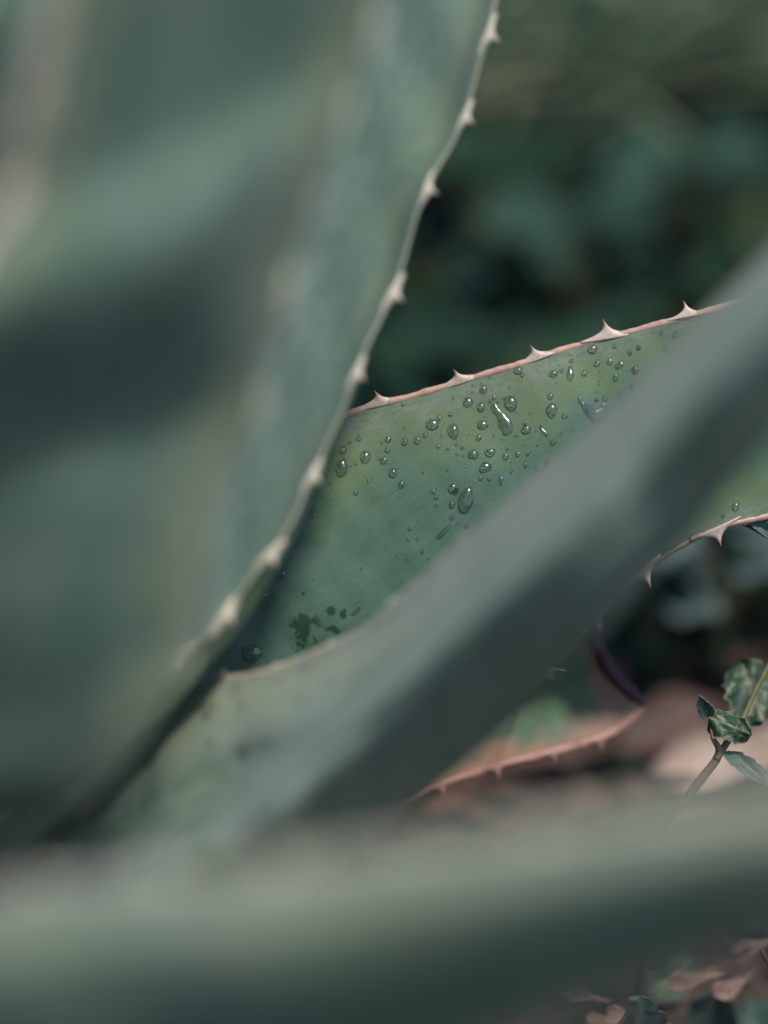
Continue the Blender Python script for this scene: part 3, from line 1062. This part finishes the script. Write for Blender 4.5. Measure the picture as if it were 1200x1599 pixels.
# z3: coordinates read in an enlargement of [480,460,1000,860]; z4: of [780,440,1200,860]; z5: of [300,640,760,1080]
Z = {3: (480, 460, 520 / 1200), 4: (780, 440, 0.35), 5: (300, 640, 460 / 1200)}
R = math.radians
NAMED = [
    (3, 571, 745, 28, 43, R(15), 'u', "largest clear oval drop, alone low on the sharp leaf with a bright inside"),
    (3, 735, 389, 25, 27, R(-18), 't', "bright green teardrop pointing down beside the top of the long run"),
    (3, 528, 490, 22, 26, R(-8), 't', "teardrop pointing down right of the second tooth's big round pair"),
    (3, 452, 468, 25, 21, 0, 'o', "wide round drop with a smaller bead touching its upper right"),
    (3, 478, 443, 9, 12, 0, 'o', "small bead touching the wide round drop's upper right"),
    (3, 580, 388, 19, 19, 0, 'o', "pale round drop just under the second tooth, topmost big one"),
    (3, 628, 405, 15, 17, 0, 'o', "dark green round drop right of the pale round one under the second tooth"),
    (3, 636, 342, 14, 16, 0, 'o', "pale speckled drop nearest the margin right of the second tooth"),
    (3, 125, 627, 23, 31, R(8), 'u', "large oval drop nearest the blurred pale tooth of the upright leaf"),
    (3, 210, 585, 20, 25, 0, 'o', "oval drop up and right of the one by the blurred pale tooth"),
    (3, 130, 560, 14, 15, 0, 'o', "faint round drop straight above the large oval by the blurred tooth"),
    (3, 310, 642, 15, 16, 0, 'o', "bright round bead in the open left part of the leaf, larger of a diagonal pair"),
    (3, 340, 684, 12, 13, 0, 'o', "lower right bead of the diagonal pair in the leaf's open left part"),
    (3, 352, 530, 13, 13, 0, 'o', "leftmost of three round beads climbing in a row to the wide round drop"),
    (3, 398, 525, 12, 14, 0, 'o', "middle one of three round beads climbing to the wide round drop"),
    (3, 427, 505, 10, 10, 0, 'o', "uppermost of three round beads climbing to the wide round drop"),
    (3, 632, 470, 18, 20, R(20), 'j', "ragged drop with a white glint left of the long run"),
    (3, 600, 575, 17, 18, R(35), 'i', "left dark ragged drop of the pair below the long run"),
    (3, 660, 568, 17, 17, 0, 'j', "right dark ragged drop of the pair below the long run, white on top"),
    (3, 642, 622, 21, 20, 0, 'i', "dark ragged drop with white glints, under the ragged pair"),
    (3, 524, 697, 14, 18, 0, 'j', "dark flat drop just up and left of the largest oval one"),
    (3, 790, 486, 18, 15, 0, 'o', "drop with a flat white top right of the long run"),
    (3, 882, 414, 21, 25, 0, 't', "big sparkling drop with a bead straight above it, fourth tooth side"),
    (3, 878, 366, 11, 13, 0, 'o', "round bead straight above the big sparkling drop"),
    (3, 1030, 196, 17, 16, 0, 'o', "shining drop close under the margin between the fourth and fifth teeth"),
    (3, 888, 285, 16, 13, 0, 'o', "wide drop left of the long green teardrop below the fourth tooth"),
    (3, 948, 288, 14, 26, 0, 'u', "long green teardrop with its point upwards below the fourth tooth"),
    (3, 1046, 247, 12, 12, 0, 'o', "round bright bead below the shining drop by the margin"),
    (3, 1112, 298, 10, 15, 0, 'o', "dark upright oval bead hanging under a slanted one, far up the leaf"),
    (3, 1125, 255, 20, 11, R(-35), 'o', "slanted oval drop above the dark upright bead, far up the leaf"),
    (3, 699, 668, 9, 16, 0, 't', "slim upright drop right of the dark ragged drops"),
    (3, 755, 243, 17, 13, R(20), 'o', "pinkish drop sitting on the pink margin left of the third tooth"),
    (3, 340, 367, 8, 8, 0, 'o', "tiny bead on the pink margin right of the first tooth"),
    (5, 370, 670, 15, 16, 0, 'o', "lone round bead beside the lower blurred margin of the upright leaf"),
    (5, 298, 755, 14, 14, 0, 'o', "lone bead lower left of it, nearer the blurred margin's foot"),
    (5, 247, 992, 36, 40, 0, 'j', "large flat irregular drop with a white glint near the leaf's lower left end"),
    (4, 790, 232, 15, 13, 0, 'o', "bead nearest the fifth tooth, half lost in the slanting leaf's blur"),
    (4, 608, 393, 17, 16, 0, 'o', "fading round drop at the edge of the slanting leaf's blur, far up"),
    (4, 1055, 1003, 17, 21, R(15), 'o', "bead on the shaded lower part of the sharp leaf, above the lower tooth"),
    (4, 1000, 1043, 8, 9, 0, 'o', "smaller bead left of the one above the lower tooth"),
    (4, 880, 1166, 14, 15, 0, 'o', "glinting drop hanging at the leaf's lower edge, larger of two"),
    (4, 842, 1186, 10, 12, 0, 'o', "smaller glinting drop hanging left of its neighbour at the lower edge"),
    (4, 348, 714, 14, 17, 0, 'o', "veiled oval bead where the slanting leaf's blur begins, below the crescent"),
]
for (z, x, y, rx, ry, rot, kd, lab) in NAMED:
    ox, oy, sc = Z[z]
    drop(leafC, ox + x * sc, oy + y * sc, rx * sc, ry * sc, rot, kd, lab, "water drops on the sharp leaf")

# runs and crescents
k3 = 520 / 1200
drop(leafC, 480 + 706 * k3, 460 + 448 * k3, 24, 24, 0, track_bead("drop", [(-.62, .98), (-.52, .62), (-.18, .25), (.02, -.15), (.25, -.6), (.16, -1.02)], [.18, .26, .24, .34, .46, .40, .22], .5), "long bent run of water, two joined drops below the third tooth", "water drops on the sharp leaf", flat=.30, lift=0)
drop(leafC, 480 + 493 * k3, 460 + 855 * k3, 13, 13, 0, track_bead("drop", [(-.8, -.75), (-.2, -.2), (.3, .3), (.85, .85)], [.22, .36, .28, .12], .5), "thin slanted streak of water below the largest oval drop", "water drops on the sharp leaf", flat=.4, lift=0)
drop(leafC, 480 + 853 * k3, 460 + 493 * k3, 9, 9, 0, track_bead("drop", [(-.6, .9), (-.3, .2), (.2, -.3), (.7, -.8)], [.2, .34, .42, .3], .5), "short bent streak between the flat-topped drop and the big sparkling one", "water drops on the sharp leaf", flat=.5, lift=0)
drop(leafC, 780 + 424 * .35, 440 + 572 * .35, 21, 21, 0, track_bead("drop", [(-.95, .55), (-.45, -.05), (.1, -.42), (.62, -.15), (.85, .5)], [.10, .34, .50, .42, .16], .5), "wide crescent of water with a bright inner rim, right part of the leaf", "water drops on the sharp leaf", flat=.30, lift=0)
drop(leafC, 300 + 672 * .3833, 640 + 818 * .3833, 9, 9, 0, track_bead("drop", [(-.7, -.7), (0, -.1), (.8, .85)], [.3, .4, .14], .5), "slanted glinting streak near the washed green patch", "water drops on the sharp leaf", flat=.5, lift=0)
drop(leafC, 300 + 504 * .3833, 640 + 930 * .3833, 9, 9, 0, track_bead("drop", [(-.3, 1.0), (-.1, .2), (.25, -1.0)], [.14, .32, .14], .5), "upright white glinting streak on the washed green patch", "water drops on the sharp leaf", flat=.6, lift=0)

SMALL = [(3, *q) for q in [
    (293, 522, 12, 12), (292, 557, 11, 11), (277, 598, 13, 14), (259, 590, 6, 6), (177, 712, 9, 9), (222, 669, 7, 8), (177, 607, 7, 7), (158, 618, 5, 5), (187, 518, 10, 9), (153, 533, 8, 6),
    (82, 678, 6, 6), (24, 720, 10, 9), (22, 795, 11, 12), (418, 641, 5, 5), (350, 480, 5, 5), (270, 533, 5, 5), (483, 510, 8, 6), (517, 431, 8, 8), (528, 372, 6, 6), (473, 548, 9, 7),
    (507, 556, 6, 6), (540, 540, 6, 5), (560, 549, 6, 8), (541, 575, 5, 5), (562, 578, 5, 5), (598, 350, 6, 6), (630, 322, 6, 4), (620, 515, 11, 12), (660, 384, 7, 6), (675, 370, 8, 8),
    (690, 384, 7, 7), (708, 372, 6, 6), (730, 333, 5, 5), (755, 425, 4, 4), (672, 507, 5, 5), (715, 583, 11, 13), (722, 552, 8, 7), (760, 573, 8, 9), (755, 507, 5, 5), (785, 540, 4, 4),
    (797, 568, 8, 9), (571, 617, 6, 6), (507, 633, 6, 5), (626, 660, 8, 9), (657, 664, 8, 6), (736, 634, 8, 9), (734, 605, 4, 4), (788, 610, 8, 10), (829, 624, 8, 7), (870, 605, 12, 13),
    (522, 758, 11, 12), (522, 801, 9, 8), (543, 822, 6, 7), (577, 829, 8, 9), (456, 708, 11, 9), (466, 729, 8, 8), (468, 758, 6, 5), (625, 799, 4, 5), (370, 843, 7, 7), (401, 876, 8, 8),
    (365, 882, 5, 5), (213, 812, 3, 3), (777, 290, 7, 7), (918, 275, 8, 7), (1000, 283, 11, 10), (948, 214, 6, 6), (953, 239, 7, 7), (1092, 241, 10, 12), (1182, 270, 11, 14), (1165, 207, 9, 10),
    (1110, 185, 9, 8), (1174, 327, 12, 10), (1130, 352, 8, 8), (1132, 374, 7, 8), (929, 436, 11, 9), (806, 425, 7, 6), (983, 377, 9, 14), (1043, 379, 8, 6), (1074, 371, 10, 10), (787, 460, 8, 9),
    (887, 530, 10, 9), (827, 490, 5, 4), (843, 472, 5, 6), (838, 520, 4, 4), (830, 543, 5, 4), (958, 484, 7, 5), (1045, 348, 5, 5), (1056, 275, 4, 4), (1053, 292, 4, 4), (1054, 308, 4, 4), (1051, 322, 4, 4),
    (1195, 190, 8, 8), (590, 300, 4, 4), (640, 440, 4, 4), (585, 505, 4, 4), (700, 520, 4, 4), (768, 655, 5, 4), (770, 675, 3, 3), (860, 560, 4, 4), (915, 500, 4, 4), (1000, 330, 4, 4), (900, 320, 3, 3)]]
SMALL += [(4, *q) for q in [(740, 300, 9, 8), (597, 463, 13, 15), (725, 228, 7, 6), (623, 296, 9, 8), (900, 158, 9, 7), (825, 150, 8, 6), (672, 372, 4, 4), (690, 222, 4, 4), (655, 250, 4, 4), (1192, 790, 5, 6), (1120, 800, 3, 4), (545, 520, 8, 9), (430, 650, 12, 8)]]
SMALL += [(5, *q) for q in [(258, 835, 4, 4), (457, 742, 7, 7), (493, 690, 4, 4), (690, 645, 6, 6), (635, 665, 4, 4), (172, 923, 7, 6), (152, 985, 5, 5), (645, 892, 5, 5), (407, 925, 4, 4), (870, 720, 4, 5), (880, 712, 3, 4),
                            (958, 660, 5, 4), (725, 837, 4, 6), (835, 595, 4, 4), (873, 610, 4, 4), (940, 575, 8, 8), (967, 605, 6, 6), (300, 700, 6, 8), (410, 965, 4, 4)]]


def zone(u, v):
    if u < 570 and v < 860:
        return "in the leaf's left part by the blurred upright leaf"
    if v >= 860:
        return "low on the leaf round the washed green patch"
    if u > 895:
        return "far up the leaf below the fifth tooth"
    if u > 800:
        return "below the fourth tooth beside the big sparkling drop"
    if v > 760:
        return "round the largest oval drop"
    if v > 690:
        return "among the dark ragged drops"
    return "below the second and third teeth near the margin"


MARKS = [(3, 571, 745, "the largest oval drop"), (3, 706, 448, "the long bent run"), (3, 735, 389, "the bright green teardrop"), (3, 452, 468, "the wide round drop"),
         (3, 528, 490, "the second tooth's teardrop"), (3, 580, 388, "the pale drop under the second tooth"), (3, 125, 627, "the oval by the blurred tooth"),
         (3, 310, 642, "the diagonal pair of beads"), (3, 632, 470, "the ragged drop beside the long run"), (3, 600, 575, "the left ragged drop"), (3, 660, 568, "the right ragged drop"),
         (3, 642, 622, "the lowest ragged drop"), (3, 790, 486, "the flat-topped drop"), (3, 882, 414, "the big sparkling drop"), (3, 1030, 196, "the shining drop by the margin"),
         (3, 948, 288, "the long green teardrop"), (3, 1112, 298, "the dark upright bead"), (4, 424, 572, "the water crescent"), (4, 790, 232, "the bead nearest the fifth tooth"),
         (5, 370, 670, "the lone bead by the lower margin"), (5, 247, 992, "the large flat irregular drop"), (5, 480, 900, "the washed green patch"), (4, 1055, 1003, "the bead above the lower tooth")]
MARKS = [(Z[z][0] + x * Z[z][2], Z[z][1] + y * Z[z][2], n) for z, x, y, n in MARKS]
WAY = ["right of", "down right of", "below", "down left of", "left of", "up left of", "above", "up right of"]
small = []
for (z, x, y, rx, ry) in SMALL:
    ox, oy, sc = Z[z]
    u, v = ox + x * sc, oy + y * sc
    m = min(MARKS, key=lambda q: (q[0] - u) ** 2 + (q[1] - v) ** 2)
    d = math.hypot(m[0] - u, m[1] - v)
    way = WAY[int(round(math.atan2(v - m[1], u - m[0]) / (math.pi / 4))) % 8]
    w = "pinprick of water" if max(rx, ry) * sc < 2.6 else "small water bead"
    small.append((f"{w} {way} {m[2]}", d, u, v, max(rx * sc, 1.3), max(ry * sc, 1.3)))
small.sort()
count = {}
for row in small:
    count[row[0]] = count.get(row[0], 0) + 1
rank = {}
for (lab, d, u, v, rx, ry) in small:
    k = rank[lab] = rank.get(lab, 0) + 1
    full = lab if count[lab] == 1 else ["closest ", "second closest ", "third closest ", "fourth closest ", "fifth closest ", "sixth closest ", "seventh closest "][k - 1] + lab
    drop(leafC, u, v, rx, ry, 0, 'o', full, "fine water beads on the sharp leaf")

# out-of-focus drops on the ridged leaf
BLUR = [(380, 1105, 7, 7, "soft round glint on the ridged leaf below its two pale teeth"),
        (330, 1112, 15, 14, "broad soft drop left of the round glint on the ridged leaf"),
        (335, 1158, 9, 9, "lowest soft round glint on the ridged leaf"),
        (386, 1162, 14, 10, "wide soft drop right of the lowest glint on the ridged leaf"),
        (472, 1095, 10, 10, "soft round glint in the ridged leaf's middle, right of the others"),
        (515, 1068, 10, 10, "paler soft disc up and right of the middle glint on the ridged leaf"),
        (635, 992, 9, 9, "largest pale soft disc on the ridged leaf's lit band"),
        (330, 1080, 7, 7, "small soft glint hard by the first pale tooth of the ridged leaf"),
        (366, 1082, 7, 7, "soft glint between the two pale teeth of the ridged leaf"),
        (420, 1150, 7, 7, "dim soft glint under the ridged leaf's middle one"),
        (560, 1030, 7, 7, "faint soft disc between the paler one and the largest")]
for (u, v, rx, ry, lab) in BLUR:
    drop(leafD, u, v, rx, ry, 0, 'o', lab, "out-of-focus drops on the ridged leaf", flat=0.75, lift=0.0)
